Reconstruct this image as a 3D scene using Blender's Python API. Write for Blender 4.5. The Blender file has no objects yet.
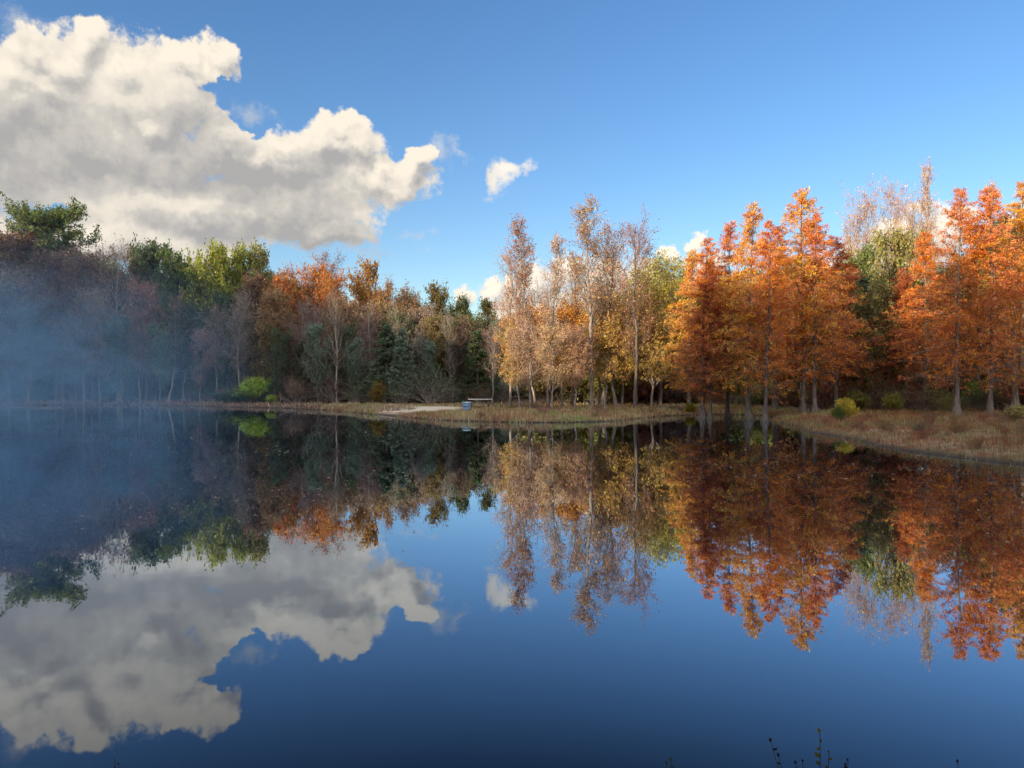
import bpy, math, random
import numpy as np

PI = math.pi
F = 760.0            # focal length in pixels of the photograph
CAM_H = 2.4
C = bpy.context.scene.collection
rng = np.random.default_rng(11)
random.seed(5)


# ------------------------------------------------------------------ helpers
def tag(o, label=None, cat=None, group=None, kind=None):
    if label: o['label'] = label
    if cat: o['category'] = cat
    if group: o['group'] = group
    if kind: o['kind'] = kind
    return o


def raw_mesh(name, verts, quads=None, tris=None, smooth=False):
    me = bpy.data.meshes.new(name)
    verts = np.asarray(verts, np.float32).reshape(-1, 3)
    q = np.zeros((0, 4), np.int32) if quads is None else np.asarray(quads, np.int32).reshape(-1, 4)
    t = np.zeros((0, 3), np.int32) if tris is None else np.asarray(tris, np.int32).reshape(-1, 3)
    me.vertices.add(len(verts)); me.vertices.foreach_set('co', verts.ravel())
    me.loops.add(q.size + t.size)
    me.loops.foreach_set('vertex_index', np.concatenate([q.ravel(), t.ravel()]).astype(np.int32))
    me.polygons.add(len(q) + len(t))
    st = np.concatenate([np.arange(len(q)) * 4, q.size + np.arange(len(t)) * 3]).astype(np.int32)
    me.polygons.foreach_set('loop_start', st)
    me.update(calc_edges=True)
    me.validate()
    if smooth:
        me.polygons.foreach_set('use_smooth', np.ones(len(me.polygons), bool))
    return me


def link(name, me, mat=None, parent=None):
    o = bpy.data.objects.new(name, me)
    C.objects.link(o)
    if mat is not None and len(me.materials) == 0: me.materials.append(mat)
    if parent is not None: o.parent = parent
    return o


class Geo:
    """collects quads / tris"""
    def __init__(s): s.v = []; s.q = []; s.t = []; s.n = 0

    def add(s, v, q=None, t=None):
        v = np.asarray(v, float).reshape(-1, 3)
        if q is not None and len(q): s.q.append(np.asarray(q).reshape(-1, 4) + s.n)
        if t is not None and len(t): s.t.append(np.asarray(t).reshape(-1, 3) + s.n)
        s.v.append(v); s.n += len(v)

    def mesh(s, name, smooth=False):
        return raw_mesh(name, np.concatenate(s.v), np.concatenate(s.q) if s.q else None,
                        np.concatenate(s.t) if s.t else None, smooth)

    def tubes(s, P, R, sides=3, flute=None):
        """P (M,K,3) centre lines, R (M,K) radii"""
        M, K, _ = P.shape
        d = P[:, -1] - P[:, 0]
        d /= np.linalg.norm(d, axis=1, keepdims=True) + 1e-9
        ref = np.where(np.abs(d[:, 2:3]) > .8, np.array([[1., 0, 0]]), np.array([[0, 0, 1.]]))
        a = np.cross(d, ref); a /= np.linalg.norm(a, axis=1, keepdims=True) + 1e-9
        b = np.cross(d, a)
        th = np.arange(sides) * 2 * PI / sides
        ring = a[:, None, None, :] * np.cos(th)[None, None, :, None] + b[:, None, None, :] * np.sin(th)[None, None, :, None]
        rr = R[:, :, None, None] * np.ones((1, 1, sides, 1))
        if flute is not None: rr = rr * flute[None, :, :, None]
        V = P[:, :, None, :] + ring * rr
        base = (np.arange(M) * K * sides)[:, None, None]
        k = (np.arange(K - 1) * sides)[None, :, None]
        i = np.arange(sides)[None, None, :]; j = (i + 1) % sides
        q = np.stack([base + k + i, base + k + j, base + k + sides + j, base + k + sides + i], -1)
        s.add(V.reshape(-1, 3), q=q.reshape(-1, 4))

    def leaves(s, c, axis, L, W, r):
        """diamond shaped leaf clumps"""
        n = len(c)
        axis = axis / (np.linalg.norm(axis, axis=1, keepdims=True) + 1e-9)
        nn = r.normal(size=(n, 3)); b = np.cross(nn, axis)
        b /= np.linalg.norm(b, axis=1, keepdims=True) + 1e-9
        L = np.broadcast_to(np.asarray(L, float).reshape(-1, 1) if np.ndim(L) else L, (n, 1)) * .5
        W = np.broadcast_to(np.asarray(W, float).reshape(-1, 1) if np.ndim(W) else W, (n, 1)) * .5
        sh = (r.random((n, 1)) - .5) * .6
        V = np.stack([c - axis * L, c + b * W + axis * L * sh, c + axis * L, c - b * W - axis * L * sh], 1)
        s.add(V.reshape(-1, 3), q=np.arange(n * 4).reshape(-1, 4))

    def box(s, lo, hi):
        x0, y0, z0 = lo; x1, y1, z1 = hi
        v = [(x0, y0, z0), (x1, y0, z0), (x1, y1, z0), (x0, y1, z0), (x0, y0, z1), (x1, y0, z1), (x1, y1, z1), (x0, y1, z1)]
        s.add(v, q=[(0, 3, 2, 1), (4, 5, 6, 7), (0, 1, 5, 4), (1, 2, 6, 5), (2, 3, 7, 6), (3, 0, 4, 7)])

    def bar(s, a, b, w, t):
        a = np.array(a, float); b = np.array(b, float); d = b - a; d /= np.linalg.norm(d)
        u = np.cross(d, (0, 1, 0)) if abs(d[1]) < .9 else np.cross(d, (1, 0, 0)); u /= np.linalg.norm(u); v = np.cross(d, u)
        c = [a - u * w - v * t, a + u * w - v * t, a + u * w + v * t, a - u * w + v * t]
        c += [p + (b - a) for p in c]
        s.add(c, q=[(0, 3, 2, 1), (4, 5, 6, 7), (0, 1, 5, 4), (1, 2, 6, 5), (2, 3, 7, 6), (3, 0, 4, 7)])


# ------------------------------------------------------------------ shader helpers
class NT:
    def __init__(s, nt): s.nt = nt; nt.nodes.clear()

    def n(s, t, **kw):
        nd = s.nt.nodes.new(t)
        for k, v in kw.items(): setattr(nd, k, v)
        return nd

    def set(s, sock, v):
        if isinstance(v, bpy.types.NodeSocket): s.nt.links.new(v, sock)
        elif v is not None: sock.default_value = v

    def m(s, op, a, b=None, c=None, clamp=False):
        nd = s.n('ShaderNodeMath', operation=op); nd.use_clamp = clamp
        s.set(nd.inputs[0], a); s.set(nd.inputs[1], b)
        if c is not None: s.set(nd.inputs[2], c)
        return nd.outputs[0]

    def v(s, op, a, b=None, scale=None):
        nd = s.n('ShaderNodeVectorMath', operation=op)
        s.set(nd.inputs[0], a); s.set(nd.inputs[1], b)
        if scale is not None: s.set(nd.inputs['Scale'], scale)
        return nd.outputs['Value'] if op in ('LENGTH', 'DOT_PRODUCT', 'DISTANCE') else nd.outputs[0]

    def noise(s, vec, scale, detail=3, rough=.5, out='Fac', dist=0.):
        nd = s.n('ShaderNodeTexNoise'); s.set(nd.inputs['Vector'], vec)
        nd.inputs['Scale'].default_value = scale; nd.inputs['Detail'].default_value = detail
        nd.inputs['Roughness'].default_value = rough; nd.inputs['Distortion'].default_value = dist
        return nd.outputs[out]

    def noise2(s, vec, scale, detail=3, rough=.5, out='Fac'):
        o = s.noise(vec, scale, detail, rough, out); o.node.noise_dimensions = '2D'; return o

    def mix(s, f, a, b, mode='MIX'):
        nd = s.n('ShaderNodeMix', data_type='RGBA', blend_type=mode)
        s.set(nd.inputs[0], f); s.set(nd.inputs[6], a); s.set(nd.inputs[7], b)
        return nd.outputs[2]

    def ramp(s, x, a, b, lo=0., hi=1., smooth=True):
        nd = s.n('ShaderNodeMapRange', interpolation_type='SMOOTHSTEP' if smooth else 'LINEAR')
        s.set(nd.inputs[0], x)
        for i, v in enumerate((a, b, lo, hi)): s.set(nd.inputs[i + 1], v)
        return nd.outputs[0]


def mat(name):
    m = bpy.data.materials.new(name); m.use_nodes = True
    return m, NT(m.node_tree)


def out(t, sh, vol=None):
    o = t.n('ShaderNodeOutputMaterial')
    if sh is not None: t.nt.links.new(sh, o.inputs[0])
    if vol is not None: t.nt.links.new(vol, o.inputs['Volume'])


def rgb(*c): return (c[0], c[1], c[2], 1.)


# foliage: colour from the object's own colour, varied leaf by leaf and bough by bough
def leaf_material(name, transl=.35, hue_amp=.05, second=None):
    m, t = mat(name)
    oi = t.n('ShaderNodeObjectInfo'); ge = t.n('ShaderNodeNewGeometry'); tc = t.n('ShaderNodeTexCoord')
    n1 = t.noise(tc.outputs['Object'], .45, 3, .6)
    hs = t.n('ShaderNodeHueSaturation')
    col = oi.outputs['Color']
    if second: col = t.mix(t.ramp(n1, .42, .62, 0, .75), col, rgb(*second))
    n5 = t.noise(t.v('MULTIPLY', tc.outputs['Object'], (1, 1, 2.2)), 1.1, 3, .6)
    col = t.mix(t.ramp(n5, .40, .62), t.mix(1., col, rgb(.86, .68, .75), 'MULTIPLY'), t.mix(1., col, rgb(1.12, 1.22, 1.1), 'MULTIPLY'))
    h = t.m('ADD', t.m('MULTIPLY_ADD', ge.outputs['Random Per Island'], hue_amp, .5 - hue_amp / 2),
            t.m('MULTIPLY_ADD', n1, -.05, .025))
    t.set(hs.inputs['Hue'], h)
    r2 = t.m('FRACT', t.m('MULTIPLY', ge.outputs['Random Per Island'], 37.7))
    t.set(hs.inputs['Value'], t.m('MULTIPLY_ADD', r2, .8, .6))
    t.set(hs.inputs['Saturation'], t.m('MULTIPLY_ADD', n1, -.5, 1.22))
    t.set(hs.inputs['Color'], col)
    d = t.n('ShaderNodeBsdfDiffuse'); tr = t.n('ShaderNodeBsdfTranslucent')
    t.set(d.inputs[0], hs.outputs[0]); t.set(tr.inputs[0], hs.outputs[0])
    mx = t.n('ShaderNodeMixShader'); mx.inputs[0].default_value = transl
    t.nt.links.new(d.outputs[0], mx.inputs[1]); t.nt.links.new(tr.outputs[0], mx.inputs[2])
    out(t, mx.outputs[0])
    return m


LEAF = leaf_material('broad_leaves')
NEEDLE = leaf_material('cypress_needles', .4, .06)


def bark_material(name):
    m, t = mat(name)
    oi = t.n('ShaderNodeObjectInfo'); tc = t.n('ShaderNodeTexCoord')
    st = t.v('MULTIPLY', tc.outputs['Object'], (6, 6, 1.2))
    n = t.noise(st, 1.6, 5, .65)
    n2 = t.noise(tc.outputs['Object'], .9, 3, .6)
    col = t.mix(t.ramp(n, .3, .7), t.mix(1., oi.outputs['Color'], rgb(.42, .4, .38), 'MULTIPLY'), t.mix(1., oi.outputs['Color'], rgb(1.35, 1.3, 1.25), 'MULTIPLY'))
    col = t.mix(t.ramp(n2, .55, .75, 0, .5), col, rgb(.10, .11, .07))
    b = t.n('ShaderNodeBsdfPrincipled'); t.set(b.inputs['Base Color'], col); b.inputs['Roughness'].default_value = .9
    bp = t.n('ShaderNodeBump'); bp.inputs['Strength'].default_value = .6; bp.inputs['Distance'].default_value = .04
    t.set(bp.inputs['Height'], n); t.set(b.inputs['Normal'], bp.outputs[0])
    out(t, b.outputs[0])
    return m


BARK = bark_material('tree_bark')


# ------------------------------------------------------------------ shoreline and terrain
def at(px, D): return ((px - 512) / F * D, D)
def wl(px, y): D = CAM_H * F / (y - 384); return at(px, D)


SHORE = [(-64, 82), wl(-30, 405), wl(60, 405.4), wl(130, 405), wl(190, 406.2), wl(240, 407.3), wl(290, 408.6), wl(330, 410.4), wl(356, 413),
         wl(380, 415), wl(405, 418), wl(440, 420.5), wl(480, 422), wl(520, 422.6), wl(565, 423), wl(605, 421.8), wl(640, 419),
         wl(662, 416.5), wl(690, 415), wl(735, 414.6), wl(765, 415.3), wl(779, 416.8), wl(772, 419.5), wl(782, 422.5), wl(800, 428),
         wl(825, 434.5), wl(850, 441), wl(880, 449), wl(930, 455), wl(984, 461.5), wl(1024, 464), wl(1100, 468),
         (21, 18.5), (24, 12), (18, 6), (9, 4.2), (2, 4.05), (-6, 4.2), (-16, 3.0), (-27, 6), (-35, 18), (-49, 50), (-62, 72)]
SH = np.array(SHORE)
# close, wobble the outline a little so that the edge is not a polygon
_p = []
for i in range(len(SH)):
    a, b = SH[i], SH[(i + 1) % len(SH)]
    L = np.linalg.norm(b - a); n = max(2, int(L / 1.2))
    for k in range(n):
        _p.append(a + (b - a) * k / n)
SH = np.array(_p)
for _ in range(3): SH = (np.roll(SH, 1, 0) + 2 * SH + np.roll(SH, -1, 0)) / 4
_w = rng.normal(size=SH.shape)
for _ in range(2): _w = (np.roll(_w, 1, 0) + _w + np.roll(_w, -1, 0)) / 3
SH = SH + _w * .42


def sdist(x, y):
    """distance to the shore, positive on land"""
    p = np.stack([np.ravel(x), np.ravel(y)], 1).astype(float)
    outd = np.full(len(p), 1e9); inside = np.zeros(len(p), bool)
    A = SH; B = np.roll(SH, -1, 0)
    for a, b in zip(A, B):
        ab = b - a
        t = np.clip(((p - a) @ ab) / (ab @ ab), 0, 1)
        d = np.hypot(p[:, 0] - a[0] - t * ab[0], p[:, 1] - a[1] - t * ab[1])
        outd = np.minimum(outd, d)
        c = (a[1] > p[:, 1]) != (b[1] > p[:, 1])
        xx = a[0] + (p[:, 1] - a[1]) / (ab[1] if abs(ab[1]) > 1e-9 else 1e-9) * ab[0]
        inside ^= c & (p[:, 0] < xx)
    return np.where(inside, -outd, outd).reshape(np.shape(x))


def gz_sd(x, y, sd):
    land = .3 * (1 - np.exp(-np.maximum(sd, 0) / .9)) + .012 * np.minimum(np.maximum(sd, 0), 40)
    land = land + (.05 * np.sin(x * .7 + 1.3) * np.cos(y * .55) + .03 * np.sin(x * 1.9 + y * 1.3)) * np.clip(sd / 3, 0, 1)
    land = land + .42 * np.exp(-((x / 5) ** 2 + ((y - 0) / 4) ** 2)) * np.clip(sd / 1.0, 0, 1)
    behind = np.clip((-y + .35 * np.minimum(x + 20, 0) - 4) / 30, 0, 1)       # the near side rises away from the lake
    land = land + behind * 5
    wat = -.06 - .25 * np.minimum(np.maximum(-sd, 0), 5)
    return np.where(sd > 0, land, wat)


def gz(x, y):
    x = np.asarray(x, float); y = np.asarray(y, float)
    return gz_sd(x, y, sdist(x, y))


def ground():
    def axis(lo, hi, step, far):
        core = np.arange(lo, hi + 1e-6, step); e = []; v = step; c = hi
        while c < far: v *= 1.35; c += v; e.append(c)
        e = np.array(e)
        return core, e
    cx, ex = axis(-72, 60, .6, 1600); cy, ey = axis(-8, 96, .5, 1600)
    xs = np.concatenate([(-72 - (ex - 60))[::-1], cx, ex]); ys = np.concatenate([(-8 - (ey - 96))[::-1], cy, ey])
    X, Y = np.meshgrid(xs, ys)
    Z = gz(X, Y)
    nx, ny = len(xs), len(ys)
    i, j = np.meshgrid(np.arange(nx - 1), np.arange(ny - 1))
    q = np.stack([j * nx + i, j * nx + i + 1, (j + 1) * nx + i + 1, (j + 1) * nx + i], -1).reshape(-1, 4)
    me = raw_mesh('ground', np.stack([X, Y, Z], -1).reshape(-1, 3), q, smooth=True)
    m, t = mat('bank_soil')
    ge = t.n('ShaderNodeNewGeometry'); P = ge.outputs['Position']
    sep = t.n('ShaderNodeSeparateXYZ'); t.set(sep.inputs[0], P)
    n1 = t.noise(P, .12, 4, .6); n2 = t.noise(P, 1.3, 5, .7); n3 = t.noise(P, 9, 4, .7)
    straw = t.mix(n3, rgb(.16, .115, .06), rgb(.30, .24, .14))
    litter = t.mix(n3, rgb(.10, .03, .018), rgb(.26, .085, .03))
    green = t.mix(n3, rgb(.05, .06, .02), rgb(.11, .12, .04))
    c = t.mix(t.ramp(n2, .4, .6), straw, litter)
    c = t.mix(t.ramp(n1, .5, .62, 0, .6), c, green)
    # leaf litter in the wood
    far = t.ramp(t.m('ADD', sep.outputs[1], t.m('MULTIPLY', n1, 12)), 68, 76)
    c = t.mix(far, c, t.mix(n3, rgb(.05, .03, .02), rgb(.15, .08, .045)))
    # bare pale sand of the little landing by the barrel
    dx = t.m('DIVIDE', t.m('ADD', sep.outputs[0], 7.4), 3.9); dy = t.m('DIVIDE', t.m('ADD', sep.outputs[1], -63.), 6.5)
    rr = t.m('SQRT', t.m('ADD', t.m('MULTIPLY', dx, dx), t.m('MULTIPLY', dy, dy)))
    c = t.mix(t.ramp(t.m('ADD', rr, t.m('MULTIPLY_ADD', n2, .8, -.4)), .6, 1.05, 1, 0), c, t.mix(n3, rgb(.42, .36, .27), rgb(.62, .54, .42)))
    # rusty needles under the cypresses
    dx = t.m('DIVIDE', t.m('ADD', sep.outputs[0], -23.), 7.); dy = t.m('DIVIDE', t.m('ADD', sep.outputs[1], -50.), 9.)
    rr = t.m('SQRT', t.m('ADD', t.m('MULTIPLY', dx, dx), t.m('MULTIPLY', dy, dy)))
    c = t.mix(t.ramp(t.m('ADD', rr, t.m('MULTIPLY_ADD', n2, .8, -.4)), .6, 1.1, .85, 0), c, t.mix(n3, rgb(.22, .055, .025), rgb(.38, .13, .05)))
    # wet mud at the waterline
    c = t.mix(t.ramp(sep.outputs[2], .02, .16, 1, 0), c, rgb(.03, .018, .012))
    b = t.n('ShaderNodeBsdfPrincipled'); t.set(b.inputs['Base Color'], c); b.inputs['Roughness'].default_value = .95
    bp = t.n('ShaderNodeBump'); bp.inputs['Strength'].default_value = .8; bp.inputs['Distance'].default_value = .12
    t.set(bp.inputs['Height'], n3); t.set(b.inputs['Normal'], bp.outputs[0])
    out(t, b.outputs[0])
    return tag(link('ground', me, m), 'brown grassy lake bank and wooded ground', 'ground', kind='structure')


def water():
    x0, x1, y0, y1 = -70, 45, 2.0, 96
    me = raw_mesh('water', [(x0, y0, 0), (x1, y0, 0), (x1, y1, 0), (x0, y1, 0)], [(0, 1, 2, 3)])
    m, t = mat('lake_water')
    ge = t.n('ShaderNodeNewGeometry'); P = ge.outputs['Position']
    s1 = t.v('MULTIPLY', P, (.5, 1.0, 1)); s2 = t.v('MULTIPLY', P, (.16, .3, 1))
    n1 = t.noise(s1, 2.2, 2, .5); n2 = t.noise(s2, 1.0, 2, .5)
    hgt = t.m('ADD', t.m('MULTIPLY', n1, .00035), t.m('MULTIPLY', n2, .0016))
    bp = t.n('ShaderNodeBump'); bp.inputs['Strength'].default_value = 1; bp.inputs['Distance'].default_value = 1.
    t.set(bp.inputs['Height'], hgt)
    lw = t.n('ShaderNodeLayerWeight'); lw.inputs['Blend'].default_value = .5; t.set(lw.inputs['Normal'], bp.outputs[0])
    refl = t.m('ADD', t.m('MULTIPLY', t.m('SUBTRACT', t.m('POWER', lw.outputs['Facing'], 1.2), .46), 1 / .54, clamp=True), .03, clamp=True)
    gl = t.n('ShaderNodeBsdfGlossy'); gl.inputs['Roughness'].default_value = .01; gl.inputs['Color'].default_value = rgb(.80, .89, 1.)
    t.set(gl.inputs['Normal'], bp.outputs[0])
    df = t.n('ShaderNodeBsdfDiffuse'); df.inputs['Color'].default_value = rgb(.003, .006, .014)
    mx = t.n('ShaderNodeMixShader'); t.set(mx.inputs[0], refl)
    t.nt.links.new(df.outputs[0], mx.inputs[1]); t.nt.links.new(gl.outputs[0], mx.inputs[2])
    out(t, mx.outputs[0])
    return tag(link('water', me, m), 'still dark lake mirroring the autumn trees and clouds', 'water', kind='structure')


ground(); water()


# ------------------------------------------------------------------ branching
def interp(P, t):
    """P (M,K,3), t (M,n) in 0..1 -> pos (M,n,3), tangent"""
    M, K, _ = P.shape
    f = np.clip(t, 0, .9999) * (K - 1); i = f.astype(int); w = (f - i)[..., None]
    m = np.arange(M)[:, None]
    a = P[m, i]; b = P[m, i + 1]
    tg = b - a; tg /= np.linalg.norm(tg, axis=-1, keepdims=True) + 1e-9
    return a + (b - a) * w, tg


def spawn(r, P, R, n, t0, t1, L, ang, up=0., curl=.1, K=4, flat=0., rmin=.004, rfac=.6, jit=.05, updn=0., lv=.6):
    """n children on each parent. L: function(t, parent length) -> length"""
    M = P.shape[0]
    t = t0 + (t1 - t0) * (np.arange(n)[None, :] + r.random((M, n))) / n
    p, tg = interp(P, t)
    rad = np.take_along_axis(R, np.minimum((t * (R.shape[1] - 1)).astype(int), R.shape[1] - 1), 1)
    plen = np.linalg.norm(P[:, -1] - P[:, 0], axis=1)[:, None] * np.ones((1, n))
    rv = r.normal(size=(M, n, 3)); rv[..., 2] *= (1 - flat)
    perp = rv - (rv * tg).sum(-1, keepdims=True) * tg
    perp /= np.linalg.norm(perp, axis=-1, keepdims=True) + 1e-9
    a = (ang(t)[..., None] if callable(ang) else ang) * (.75 + .5 * r.random((M, n, 1)))
    d = tg * np.cos(a) + perp * np.sin(a); d[..., 2] += up + updn * r.normal(size=d.shape[:2])
    d /= np.linalg.norm(d, axis=-1, keepdims=True)
    ln = (L(t, plen) * (1 - lv / 2 + lv * r.random((M, n))))[..., None]
    p = p.reshape(-1, 3); d = d.reshape(-1, 3); ln = ln.reshape(-1, 1); rad = rad.reshape(-1)
    s = np.linspace(0, 1, K)
    Q = p[:, None] + d[:, None] * (ln[:, None] * s[None, :, None])
    Q[..., 2] += curl * ln * s[None, :] ** 2
    wob = r.normal(size=(len(p), K, 3)) * jit * ln[:, None] * s[None, :, None]
    Q += wob
    r0 = np.maximum(rad * rfac, rmin)
    RR = r0[:, None] * (1 - .75 * s[None, :])
    return Q, np.maximum(RR, rmin * .6)


def trunk_line(r, h, wob=.02, K=14, lean=(0, 0)):
    s = np.linspace(0, 1, K)
    w = np.cumsum(r.normal(size=(K, 2)), 0) * wob * h / math.sqrt(K); w -= w[0]
    P = np.zeros((1, K, 3)); P[0, :, 0] = w[:, 0] + lean[0] * h * s ** 1.3; P[0, :, 1] = w[:, 1] + lean[1] * h * s ** 1.3; P[0, :, 2] = s * h
    return P


def put_leaves(g, r, P, n, L, W, sig, t0=.2, t1=1.05, hang=.0, along=.3):
    if n != int(n): P = P[r.random(len(P)) < n / math.ceil(n)]; n = math.ceil(n)
    M = P.shape[0]
    t = t0 + (t1 - t0) * r.random((M, n))
    p, tg = interp(P, np.minimum(t, .999))
    p = p + r.normal(size=p.shape) * sig
    ax = r.normal(size=p.shape) + tg * along * 3; ax[..., 2] -= hang * 2
    k = M * n
    g.leaves(p.reshape(-1, 3), ax.reshape(-1, 3), L * (.6 + .8 * r.random(k)), W * (.6 + .8 * r.random(k)), r)


PROTO = {}


def keep(name, kind, h, tg, cg, w):
    tm = tg.mesh('trunk', True); cm = cg.mesh('crown', False)
    zs = np.zeros(len(cm.vertices) * 3, np.float32); cm.vertices.foreach_get('co', zs)
    PROTO.setdefault(kind, []).append((name, float(np.quantile(zs[2::3], .9995)), tm, cm, w))


def proto_cypress(seed, h=13.5, wide=2.9, base=.16, dens=1.0):
    r = np.random.default_rng(seed); tg = Geo(); cg = Geo()
    P = trunk_line(r, h, .012, 18, (r.normal() * .015, 0)); s = np.linspace(0, 1, 18)
    # finer rings near the swollen foot
    zz = np.concatenate([[0, .12, .3, .55, .9, 1.4], np.linspace(2.2, h, 12)]); xx = np.interp(zz, P[0, :, 2], P[0, :, 0]); yy = np.interp(zz, P[0, :, 2], P[0, :, 1])
    P = np.stack([xx, yy, zz], 1)[None]
    R = (.125 * (1 - zz / h) ** .9 + .010 + .21 * np.exp(-zz / .42))[None]
    ns = 14; th = np.arange(ns) * 2 * PI / ns
    fl = 1 + np.exp(-zz / .6)[:, None] * .38 * np.cos(th * 6 + 1.)[None, :]
    P[0, 0, 2] = -.5
    tg.tubes(P, R, ns, fl)
    n = int(125 * dens)
    L1 = lambda t, pl: wide * (1.005 - ((t - base) / (1 - base))) ** .66 * (.55 + .45 * np.clip((t - base) / .12, 0, 1)) + .06
    se = np.linspace(0, 1, 24); PE = np.stack([np.interp(se * h, zz, xx), np.interp(se * h, zz, yy), se * h], 1)[None]
    RE = (.15 * (1 - se) ** .9 + .012)[None]                 # an evenly spaced spine carries the boughs
    B, BR = spawn(r, PE, RE, n, base, .99, L1, lambda t: 1.48 - .75 * np.clip((t - .6) / .4, 0, 1) ** 1.5, .02, -.08, 7, rfac=.2, rmin=.008, jit=.045, lv=.85)
    tg.tubes(B, BR, 4)
    T, TR = spawn(r, B, BR, 11, .12, 1.0, lambda t, pl: .40 * (1.12 - t) * pl + .10, .95, -.04, -.18, 4, flat=.8, rfac=.45, rmin=.005, jit=.05)
    tg.tubes(T, TR, 3)
    Bt = np.linalg.norm(T[:, -1] - T[:, 0], axis=1); zt = T[:, 0, 2] / h
    thin = r.random(len(T)) < np.clip((zt - base * .6) / .3, .35, 1) * np.clip(Bt / .5, .12, 1) * np.clip((1.03 - zt) / .10, .4, 1)
    put_leaves(cg, r, T[thin], int(16 * dens), .14, .042, .06, .05, 1.2, .12, .5)
    bl = np.linalg.norm(B[:, -1] - B[:, 0], axis=1)
    put_leaves(cg, r, B[r.random(len(B)) < np.clip(bl / 1.2, .25, 1)], 14, .16, .05, .05, .25, 1.15, .0, .8)
    keep('bald_cypress', 'cypress', h, tg, cg, wide)


def proto_broad(seed, kind, h, rad, base, nl=26, leaf=.32, lw=.24, n2=7, n3=5, nleaf=7, up=.35, ang=.95, sig=.16, tr=.22, top=.97, twigs_in_crown=False, wob=.03, prof='round'):
    r = np.random.default_rng(seed); tg = Geo(); cg = Geo()
    P = trunk_line(r, h * top, wob); K = P.shape[1]; s = np.linspace(0, 1, K)
    R = (tr * (1 - s) ** .8 + .02 + tr * .6 * np.exp(-s * h / .5))[None]; P[0, 0, 2] = -.4
    tg.tubes(P, R, 8)
    def L1(t, pl):
        u = (t - base) / (1 - base)
        if prof == 'round': e = np.sqrt(np.clip(1 - (1.75 * u - .75) ** 2 * .92, .05, 1))
        elif prof == 'spire': e = (1.05 - u) ** .6
        elif prof == 'vase': e = .45 + .6 * np.clip(1 - u, 0, 1) * u * 2.2
        else: e = (1.05 - u)
        return rad * e
    B, BR = spawn(r, P, R, nl, base, .96, L1, ang, up, .12, 6, rfac=.42, rmin=.03, jit=.06)
    tg.tubes(B, BR, 5)
    T, TR = spawn(r, B, BR, n2, .22, 1.0, lambda t, pl: .42 * (1.2 - .6 * t) * pl * .9 + .2, .8, up * .5, .1, 4, rfac=.55, rmin=.016, jit=.08)
    tg.tubes(T, TR, 3)
    U, UR = spawn(r, T, TR, n3, .2, 1.0, lambda t, pl: .5 * pl + .18, .75, up * .4, .05, 3, rfac=.6, rmin=.008, jit=.1)
    (cg if twigs_in_crown else tg).tubes(U, UR, 3)
    if nleaf:
        put_leaves(cg, r, U, nleaf, leaf, lw, sig, .1, 1.15, .1, .15)
    keep(kind, kind, h, tg, cg, rad)


def proto_pine(seed, h=24, rad=4.2, leaf=.34):
    r = np.random.default_rng(seed); tg = Geo(); cg = Geo()
    P = trunk_line(r, h * .97, .015); K = P.shape[1]; s = np.linspace(0, 1, K)
    R = (.3 * (1 - s) ** .7 + .03)[None]; P[0, 0, 2] = -.4; tg.tubes(P, R, 8)
    B, BR = spawn(r, P, R, 44, .76, .985, lambda t, pl: rad * np.sqrt(np.clip(1.1 - ((t - .85) / .16) ** 2, .12, 1)), 1.3, .12, .12, 6, rfac=.35, rmin=.03, jit=.06)
    tg.tubes(B, BR, 4)
    T, TR = spawn(r, B, BR, 7, .4, 1., lambda t, pl: .25 * pl + .3, .9, .2, .15, 4, flat=.5, rfac=.5, rmin=.015)
    tg.tubes(T, TR, 3)
    put_leaves(cg, r, T, 60, leaf, .15, .22, .2, 1.1, -.25, .2)
    keep('pine_tree', 'pine', h, tg, cg, rad)


def proto_conifer(seed, h=9, rad=2.0):
    r = np.random.default_rng(seed); tg = Geo(); cg = Geo()
    P = trunk_line(r, h * .99, .01); K = P.shape[1]; s = np.linspace(0, 1, K)
    R = (.14 * (1 - s) + .012)[None]; P[0, 0, 2] = -.4; tg.tubes(P, R, 7)
    B, BR = spawn(r, P, R, 90, .06, .98, lambda t, pl: rad * (1.04 - t) ** .85, 1.25, .1, -.05, 5, rfac=.3, rmin=.01, jit=.06)
    tg.tubes(B, BR, 3)
    T, TR = spawn(r, B, BR, 8, .15, 1, lambda t, pl: .3 * pl + .1, .8, .0, -.1, 3, flat=.5, rfac=.5, rmin=.005)
    tg.tubes(T, TR, 3)
    put_leaves(cg, r, T, 14, .24, .08, .07, .1, 1.1, 0, .4)
    keep('cedar_tree', 'conifer', h, tg, cg, rad)


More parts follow.
